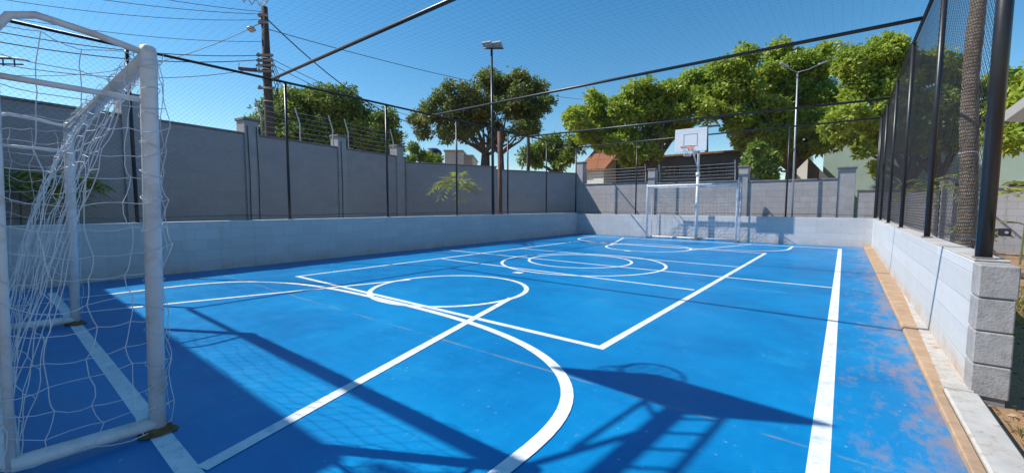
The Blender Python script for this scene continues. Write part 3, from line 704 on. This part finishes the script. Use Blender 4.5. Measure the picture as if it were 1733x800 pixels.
# palm trunk on the right
e = empty('palm_trunk', ground_at(1637, 7.6), 'tall rough brown palm trunk behind the right fence', 'palm')
tp = P(1664, -160, 7.6)-e.location; pts = [Vector((0, 0, 0)), Vector((0, 0, .25)), tp*.3, tp*.6, tp]
pts = [Vector((tp.x*s_+.03*math.sin(s_*9), tp.y*s_, tp.z*s_)) for s_ in np.linspace(0, 1, 40)]
rr = random.Random(2); rs = [.132-.025*s_+rr.uniform(-.008, .008)+(.03 if s_ < .03 else 0) for s_ in np.linspace(0, 1, 40)]
MB().tube(pts, rs, 18).build('trunk', M['palm'], e, True)
mb = MB(); mb.tube([(pts[13]+Vector((.128*math.cos(a), .128*math.sin(a), .01*math.sin(3*a)))) for a in np.linspace(0, 6.28, 20)], .008, 5, False); mb.build('tie', M['net_white'], e)

# dry grass and weeds
rng = np.random.default_rng(8); n = 2600
def grasspts(n, x0, x1, y0, y1): return np.stack([rng.uniform(x0, x1, n), rng.uniform(y0, y1, n), np.zeros(n)-.02], 1)
pt = np.concatenate([grasspts(700, .95, 2.6, 6.2, 10.5), grasspts(90, 1.0, 2.3, 4.6, 6.2), grasspts(25, .76, .9, 2.0, 3.9), grasspts(300, 1.2, 2.0, 8, 10)])
o = leaf_mesh('dry_grass', M['grass'], None, pt, np.tile([0, 0, 1.6], (len(pt), 1)), .07, .012, rng, per=5, droopy=-.3)
tag(o, 'tufts of dry yellow grass on the dirt outside the right wall', 'grass', kind='stuff')

pt = np.concatenate([grasspts(160, .76, 1.6, 2.2, 4.4), grasspts(120, 1.0, 2.6, 4.4, 8)]); pt[:, 2] = -.005
M['litter'] = leafmat('fallen_leaf', (.20, .12, .05), (.30, .18, .07), (.10, .06, .03), .1)
o = leaf_mesh('fallen_leaves', M['litter'], None, pt, np.tile([0, 0, .2], (len(pt), 1)), .05, .02, rng, per=2, droopy=0)
tag(o, 'dry brown leaves and twigs littering the dirt by the block wall end', 'leaf litter', kind='stuff')

# ------------------------------------------------------------------ buildings beyond the walls
def gable(name, label, x0, x1, y0, y1, hw, hr_, wall, roof, over=.35, ridge='x', z0=-.1):
    e = empty(name, (x0, y0, 0), label, 'building'); W = x1-x0; D = y1-y0
    mb = MB()
    if ridge == 'x':
        mb.add([(0,0,z0),(W,0,z0),(W,D,z0),(0,D,z0),(0,0,hw),(W,0,hw),(W,D,hw),(0,D,hw),(0,D/2,hr_),(W,D/2,hr_)], [(0,1,5,4),(2,3,7,6),(1,2,6,9,5),(3,0,4,8,7)])
        th = .12; s_ = (hr_-hw)/(D/2); rf = MB()
        for sgn in (0, 1):
            ye = -over if sgn == 0 else D+over; ze = hw-over*s_+.03
            q = [(-over, ye, ze), (W+over, ye, ze), (W+over, D/2, hr_+.03), (-over, D/2, hr_+.03)]
            rf.add(q+[(a, b_, c_+th) for a, b_, c_ in q], [(0,1,2,3),(7,6,5,4),(0,4,5,1),(1,5,6,2),(3,2,6,7),(0,3,7,4)])
    else:
        mb.add([(0,0,z0),(W,0,z0),(W,D,z0),(0,D,z0),(0,0,hw),(W,0,hw),(W,D,hw),(0,D,hw),(W/2,0,hr_),(W/2,D,hr_)], [(0,1,5,8,4),(2,3,7,9,6),(1,2,6,5),(3,0,4,7)])
        th = .12; s_ = (hr_-hw)/(W/2); rf = MB()
        for sgn in (0, 1):
            xe = -over if sgn == 0 else W+over; ze = hw-over*s_+.03
            q = [(xe, -over, ze), (xe, D+over, ze), (W/2, D+over, hr_+.03), (W/2, -over, hr_+.03)]
            rf.add(q+[(a, b_, c_+th) for a, b_, c_ in q], [(0,1,2,3),(7,6,5,4),(0,4,5,1),(1,5,6,2),(3,2,6,7),(0,3,7,4)])
    mb.build('wall', wall, e); rf.build('roof', roof, e); return e
def window(e, x, z, w_, h, y=0, n=3):
    fr = MB(); fr.box((x-.05, y-.05, z-.05), (x+w_+.05, y-.003, z)); fr.box((x-.05, y-.05, z+h), (x+w_+.05, y-.003, z+h+.05))
    for i in range(n+1): xx = x+w_*i/n; fr.box((xx-.025, y-.045, z), (xx+.025, y-.004, z+h))
    f_ = fr.build('window', M['slate'], e); MB().box((x, y-.02, z), (x+w_, y-.002, z+h)).build('pane', M['dark'], f_)
# small white house with orange roof (left corner)
Y1 = 27
a = QY(990, 305, Y1); b_ = QY(1017, 305, Y1)
def zy(py, px, Y): return QY(px, py, Y).z
e = gable('small_house', 'small white house with orange tiled roof above the far left corner', a.x-.3, b_.x+.2, Y1, Y1+7, zy(286, 1000, Y1)-.0, zy(262, 1000, Y1)+1.2, M['white_wall'], M['tile'], over=.25)
Y2 = 29
a = QY(1024, 305, Y2); b_ = QY(1262, 305, Y2)
hw = zy(264, 1150, Y2)
e = gable('long_house', 'long blue grey house with terracotta roof behind the basketball stand', a.x, b_.x, Y2, Y2+8, hw, hw+.45, M['bluegrey'], M['tile_old'], over=1.1)
Wd = b_.x-a.x
for px0, px1 in ((1027, 1045), (1068, 1100), (1125, 1150), (1185, 1230)):
    q0 = QY(px0, 300, Y2).x-a.x; q1 = QY(px1, 300, Y2).x-a.x; window(e, q0, zy(298, px0, Y2), q1-q0, zy(280, px0, Y2)-zy(298, px0, Y2), n=3)
# mint building
Y3 = 33
a = QY(1392, 300, Y3); b_ = QY(1900, 300, Y3)
e = empty('mint_building', (a.x, Y3, 0), 'pale mint green building behind the trees on the right', 'building')
hm0 = zy(262, 1392, Y3); hm1 = zy(165, 1500, Y3); W = b_.x-a.x; xm = QY(1500, 300, Y3).x-a.x
MB().add([(0,0,-.1),(W,0,-.1),(W,0,hm1+.3),(xm,0,hm1),(0,0,hm0+1.2),(0,12,-.1),(W,12,-.1),(W,12,hm1+.3),(xm,12,hm1),(0,12,hm0+1.2)],
         [(0,1,2,3,4),(5,9,8,7,6),(1,6,7,2),(0,4,9,5),(4,3,8,9),(3,2,7,8)]).build('wall', M['mint'], e)
MB().add([(-.2,-.15,hm0+1.18),(xm,-.15,hm1+.02),(W+.2,-.15,hm1+.32),(W+.2,-.15,hm1+.5),(xm,-.15,hm1+.2),(-.2,-.15,hm0+1.36),
          (-.2,12.2,hm0+1.18),(xm,12.2,hm1+.02),(W+.2,12.2,hm1+.32),(W+.2,12.2,hm1+.5),(xm,12.2,hm1+.2),(-.2,12.2,hm0+1.36)],
         [(0,1,4,5),(1,2,3,4),(6,11,10,7),(7,10,9,8),(5,4,10,11),(4,3,9,10),(0,6,7,1),(1,7,8,2),(0,5,11,6),(2,8,9,3)]).build('roof_edge', M['slate'], e)
for px in (1597, 1706, 1740):
    q = QY(px, 318, Y3); x = q.x-a.x; z = zy(320, px, Y3)
    f_ = MB().box((x-.05, -.05, z-.05), (x+1.0, -.003, z+.42)).build('window', M['steel'], e); MB().box((x, -.055, z), (x+.95, -.052, z+.37)).build('pane', M['dark'], f_)
# white wing with grey roof, next to the mint building
Y4 = 30
a = QY(1338, 300, Y4); b_ = QY(1366, 300, Y4)
e = empty('white_house', (a.x, Y4, 0), 'white rendered house end with grey roof behind the slim white lamp post', 'building')
h = zy(255, 1350, Y4); W = b_.x-a.x; W2 = QY(1392, 300, Y4).x-a.x
MB().box((0, 0, -.1), (W, 5, h), bev=.01).build('wall', M['white_wall'], e)
z1 = zy(266, 1370, Y4)
MB().add([(W+.01, .3, -.1), (W2+.6, .3, -.1), (W2+.6, 4.6, -.1), (W+.01, 4.6, -.1), (W+.01, .3, z1), (W2+.6, .3, z1-1.6), (W2+.6, 4.6, z1-1.6), (W+.01, 4.6, z1)],
         [(0,1,5,4),(1,2,6,5),(2,3,7,6),(3,0,4,7),(4,5,6,7)]).build('roof', M['slate'], e)
# white flat-roofed buildings far left, water tanks
def simple_block(name, label, px0, px1, pyt, d, mat, depth=5, extra=None):
    A_ = P(px0, 345, d); B_ = P(px1, 345, d); A_.z = B_.z = 0; h = P((px0+px1)/2, pyt, d).z; L_ = (B_-A_).length; rz = math.atan2(B_.y-A_.y, B_.x-A_.x)
    e = empty(name, A_, label, 'building', rz=rz)
    MB().box((0, 0, -.1), (L_, depth, h), bev=.02).build('wall', mat, e); MB().box((-.08, -.08, h+.002), (L_+.08, depth+.08, h+.14), bev=.01).build('parapet', M['cream'], e); return e
simple_block('flat_roofed_house', 'white flat roofed house just right of the dark blue water tank', 753, 783, 257, 34, M['white_wall'])
simple_block('flat_roofed_house', 'lower pale flat roofed annex right of the white flat roofed house', 785, 800, 265, 35, M['cream'])
# tank on a stand
def dome_tank(label, px, pyt, pyb, d, rpx, mat):
    b0 = P(px, pyb, d); top = P(px, pyt, d); r = rpx/FPX*d; h = top.z-b0.z
    e = empty('water_tank', (b0.x, b0.y, 0), label, 'water tank')
    n = 24; prof = [(r*.86, b0.z), (r*.9, b0.z+h*.55), (r, b0.z+h*.56), (r, b0.z+h*.66), (r*.9, b0.z+h*.8), (r*.55, b0.z+h*.95), (.02, b0.z+h)]
    mb = MB(); vs_ = []; fs = []
    for q, (a, z) in enumerate(prof):
        vs_ += [(a*math.cos(2*math.pi*k_/n), a*math.sin(2*math.pi*k_/n), z) for k_ in range(n)]
    for q in range(len(prof)-1):
        fs += [(q*n+k_, q*n+(k_+1) % n, (q+1)*n+(k_+1) % n, (q+1)*n+k_) for k_ in range(n)]
    mb.add(vs_, fs); mb.build('tank', mat, e, True)
    st = MB(); rr = r*.6
    for sx in (-1, 1):
        for sy in (-1, 1): st.box((sx*rr-.06, sy*rr-.06, 0), (sx*rr+.06, sy*rr+.06, b0.z-.01))
    st.box((-r, -r, b0.z-.1), (r, r, b0.z-.005)); st.build('stand', M['steel'], e); return e
dome_tank('dark blue round water tank behind the left wall beside the feathery shrub', 733, 250, 275, 30, 15, M['tank'])
dome_tank('weathered grey domed tank showing above the wall at the far left', 78, 173, 200, 17, 17, M['fibre'])
# carport roof at the right edge
e = empty('carport', (3.6, 12.5, 0), 'cream sheet roof of a shelter at the right edge', 'shelter')
ca = P(1700, 205, 12)-e.location; cb = QY(1790, 140, P(1700, 205, 12).y)-e.location; cc_ = cb+Vector((2.5, -1.5, -.2)); cdv = ca+Vector((2.5, 1.8, -.35))
q = [ca, cb, cb+Vector((3.5, 2.5, 0)), ca+Vector((3.5, 2.5, -.3))]
MB().add([tuple(v) for v in q]+[tuple(v+Vector((0, 0, .30))) for v in q], [(0,1,2,3),(7,6,5,4),(0,4,5,1),(1,5,6,2),(2,6,7,3),(3,7,4,0)]).build('roof', M['cream'], e)
for v in (q[1]*.9+q[0]*.1, q[2], q[3]): MB().tube([(v.x+.1, v.y+.1, 0), (v.x+.1, v.y+.1, v.z+.01)], .05, 8).build('post', M['steel'], e)

# ------------------------------------------------------------------ poles, lamps, wires
e = empty('floodlight_pole', ground_at(835, 14.6), 'tall slim black pole with twin floodlights behind the left fence', 'floodlight')
tp = P(832, 82, 14.6)-e.location
MB().tube([(0, 0, 0), tp*.5, tp], [.055, .05, .04], 12).build('pole', M['black_tube'], e, True)
ax = CR.copy(); 
MB().tube([tp-ax*.28, tp+ax*.42], .025, 8).build('cross_arm', M['black_tube'], e, True)
for s_ in (-.14, .2):
    c_ = tp+ax*s_+Vector((0, 0, .12)); Mx = Matrix.Translation(c_) @ Matrix.Rotation(YAW-.35, 4, 'Z') @ Matrix.Rotation(math.radians(-35), 4, 'X')
    h_ = MB().box((-.17, -.13, -.04), (.17, .13, .04), Mx, bev=.012).build('floodlight', M['steel'], e)
    MB().box((-.14, -.10, -.046), (.14, .10, -.041), Mx).build('lens', M['glass'], h_)
e = empty('wooden_pole', ground_at(846, 14.9), 'reddish brown wooden pole beside the black floodlight pole', 'pole')
tp = P(845, 222, 14.9)-e.location
MB().tube([(0, 0, 0), tp*.5+Vector((.03, 0, 0)), tp], [.085, .078, .07], 12).build('shaft', M['pole_wood'], e, True)
e = empty('lamp_post', ground_at(1341, 14.6), 'slim pale grey lamp post with two arms behind the far wall', 'street lamp')
b0 = QY(1341, 360, 17.2); e.location = (b0.x, b0.y, 0); tp = QY(1350, 122, 17.2)-e.location
MB().tube([(0, 0, 0), tp*.5, tp], [.034, .028, .022], 12).build('pole', M['steel'], e, True)
for dx, dz, nm in ((-.42, .22, 'lamp_arm'), (.75, .28, 'lamp_arm')):
    MB().tube([tp, tp+CR*dx*.5+Vector((0, 0, dz*.35)), tp+CR*dx+Vector((0, 0, dz))], .012, 8).build(nm, M['steel'], e, True)
    c_ = tp+CR*dx*1.1+Vector((0, 0, dz*1.1)); Mx = Matrix.Translation(c_) @ Matrix.Rotation(YAW, 4, 'Z') @ Matrix.Rotation(math.atan2(-dz, dx) if dx > 0 else .45, 4, 'Y')
    MB().box((-.14, -.06, -.025), (.14, .06, .025), Mx, bev=.01).build('lamp_head', M['steel'], e)
# distant poles
for px, d, pt_, lab in ((894, 31, 200, 'thin dark distant pole left of the round tree'), (938, 33, 245, 'pale grey distant pole in front of the round tree'), (1196, 30, 205, 'dark pole rising behind the basketball board')):
    e = empty('utility_pole', ground_at(px, d), lab, 'pole'); tp = P(px, pt_, d)-e.location
    MB().tube([(0, 0, 0), tp], [.15, .11], 8).build('shaft', M['steel'] if px == 938 else M['pole_conc'], e, True)
    ar = MB(); ar.box((-.7, -.05, tp.z-.5), (.7, .05, tp.z-.38)); ar.build('cross_arm', M['pole_conc'], e)
# main utility pole
DP = 17.5
e = empty('utility_pole', ground_at(463, DP), 'tall weathered utility pole with cables and brackets left of the domed tree', 'pole')
tp = P(447, 12, DP)-e.location
MB().tube([(0, 0, 0), tp*.4, tp*.7, tp], [.21, .19, .165, .13], 14).build('shaft', M['pole_conc'], e, True)
def on(py): # point on the pole at image height py
    t_ = (py-12)/(345-12); return P(447+(463-447)*t_, py, DP)-e.location
for py in (28, 40, 95, 104, 112, 122, 150):
    c_ = on(py); w_ = .2 if py < 90 else .34
    mb = MB(); Mx = Matrix.Translation(c_) @ Matrix.Rotation(YAW, 4, 'Z'); mb.box((-w_, -.16, -.045), (w_, -.08, .045), Mx); mb.tube([c_-CR*w_-Vector((0,0,.02)), c_-CR*w_+Vector((0, 0, .14))], .045, 8)
    mb.build('bracket', M['cap'], e)
for py in (100, 118, 135, 150, 172):
    c_ = on(py); MB().tube([c_+Vector((.2*math.cos(a), .2*math.sin(a), 0)) for a in np.linspace(0, 6.3, 14)], .02, 5, False).build('band', M['steel'], e)
mb = MB()
rr = random.Random(9)
for k_ in range(5):
    p0 = on(95+8*k_)+CR*.2; p1 = on(150+8*k_)+CR*(.25+.05*k_); mb.tube([p0, (p0+p1)/2+CR*rr.uniform(.1, .5)-Vector((0, 0, .2)), p1], .014, 5)
mb.build('cable_loop', M['cable'], e)
lmp = P(425, 50, DP)-e.location
MB().tube([on(38), (on(42)+lmp)/2+Vector((0, 0, .12)), lmp+Vector((0, 0, .08))], .025, 6).build('lamp_arm', M['steel'], e)
hd = MB(); n = 12
for (rad, z) in ((.02, .14),): pass
prof = [(.03, .16), (.1, .12), (.19, .0), (.15, -.04), (.05, -.1)]
hd.add([(lmp.x+a*math.cos(2*math.pi*k_/n), lmp.y+a*math.sin(2*math.pi*k_/n), lmp.z+z) for a, z in prof for k_ in range(n)], [(q*n+k_, (q+1)*n+k_, (q+1)*n+(k_+1) % n, q*n+(k_+1) % n) for q in range(4) for k_ in range(n)])
hd.build('lamp_head', M['glass'], e, True)

def wire(label, a, b_, sagm, r=.012, n=16):
    a = Vector(a); b_ = Vector(b_); o = MB().tube([(a.lerp(b_, t_)-a)-Vector((0, 0, sagm*4*t_*(1-t_))) for t_ in np.linspace(0, 1, n)], r, 5).build('overhead_cable', M['cable'])
    o.location = a; tag(o, label, 'cable', 'overhead cables from the utility pole'); return o
WP = lambda py: on(py)+e.location
wire('thick black cable dropping from the pole top down to the right', WP(28), P(725, 215, 30), .9, .028)
wire('thin cable running right from the upper pole across the sky', WP(48), P(1010, 170, 38), .5, .016)
wire('thin cable from mid pole falling right towards the domed tree top', WP(95), P(760, 205, 34), .6, .014)
wire('second thin cable from mid pole falling right just below the first', WP(104), P(765, 215, 34), .7, .014)
wire('thin cable rising left from the upper pole past the lamp', WP(35), P(-60, 120, 14), .9, .012)
wire('top cable running left from the pole tip', WP(20), P(-50, -70, 12), .2, .011)
wire('second cable running left below the pole tip', WP(24), P(-50, -38, 12), .2, .011)
wire('third cable running left across the sky, fading above the goal', WP(33), P(-50, -10, 12), .25, .010)
wire('fourth cable running left across the sky above the goal frame', WP(70), P(-50, 18, 12), .25, .010)
wire('fifth cable running left from the dark bracket cluster', WP(93), P(-50, 45, 12), .3, .016)
wire('lowest cable running left from the bracket cluster above the net rail', WP(100), P(-50, 62, 12), .35, .018)
wire('loose low cable running left behind the net rail', WP(112), P(-50, 100, 12), .5, .012)
# splice box and left rack
c_ = P(419, 117, 16); e2 = empty('cable_splice_box', c_, 'dark elongated box hanging from the cables left of the utility pole', 'cable box')
Mx = Matrix.Rotation(YAW-.12, 4, 'Z') @ Matrix.Rotation(.12, 4, 'Y')
MB().box((-.36, -.08, -.07), (.36, .08, .07), Mx, bev=.03).build('box', M['tank'], e2)
for s_ in (-.36, .36): 
    a = Mx @ Vector((s_, 0, .05)); MB().tube([a, a+Vector((0, 0, .16))], .012, 5).build('hanger', M['cable'], e2)
c_ = P(18, 105, 11); e2 = empty('cable_rack', c_, 'dark arched bracket hanging in the sky behind the goal frame, far left', 'cable bracket')
Mx = Matrix.Rotation(YAW, 4, 'Z')
top = [Mx @ Vector((x, 0, .10-.20*max(0, x)**1.6-.02*x)) for x in np.linspace(-.8, .52, 12)]
MB().tube(top, [.035]*10+[.025, .012], 8).build('arched_bar', M['tank'], e2, True)
MB().tube([Mx @ Vector((-.8, 0, -.03)), Mx @ Vector((.32, 0, -.06))], .02, 6).build('lower_bar', M['tank'], e2)
for x in (-.5, -.2, .1): MB().tube([Mx @ Vector((x, 0, .09)), Mx @ Vector((x, 0, -.1))], .018, 6).build('strut', M['tank'], e2)

# electric fences on the walls
def efence(label, A_, B_, z0, nw, dz, nposts, lean=.13, nrm=Vector((0, -1, 0))):
    A_ = Vector(A_); B_ = Vector(B_); e = empty('electric_fence', (A_.x, A_.y, z0), label, 'electric fence', 'electric fences on the walls')
    d_ = B_-A_
    for i in range(nposts):
        p_ = d_*(i/(nposts-1)); MB().tube([p_, p_+Vector((0, 0, nw*dz*.6)), p_+Vector((0, 0, nw*dz+.1))+nrm*lean], .018, 6).build('bracket', M['steel'], e)
    for j in range(nw):
        z = .12+j*dz; off = nrm*(lean*max(0, (j/nw-.5))*2)
        MB().tube([off+Vector((0, 0, z)), d_*.5+off+Vector((0, 0, z-.02)), d_+off+Vector((0, 0, z))], .006, 4).build('wire', M['steel'], e)
    return e
def lw(lx, z): p_ = Vector((START[0], START[1], 0))+Vector((dv.x, dv.y, 0))/Lw*lx; return Vector((p_.x, p_.y, 0))
efence('electric fence on the left wall between the first and second tall pillars', lw(PLX[1]+.3, 0), lw(PLX[2]-.3, 0), 3.12, 6, .14, 3)
efence('electric fence on the left wall between the second and third tall pillars', lw(PLX[2]+.3, 0), lw(PLX[3]-.3, 0), 3.12, 6, .14, 2)
efence('electric fence on the far wall left of the first pillar', (xa+.3, YT+.08, 0), (xb-.3, YT+.08, 0), hf+.1, 5, .13, 2)
efence('electric fence on the far wall behind the basketball stand', (xb+.3, YT+.08, 0), (xc-.3, YT+.08, 0), hf+.05, 5, .13, 2)
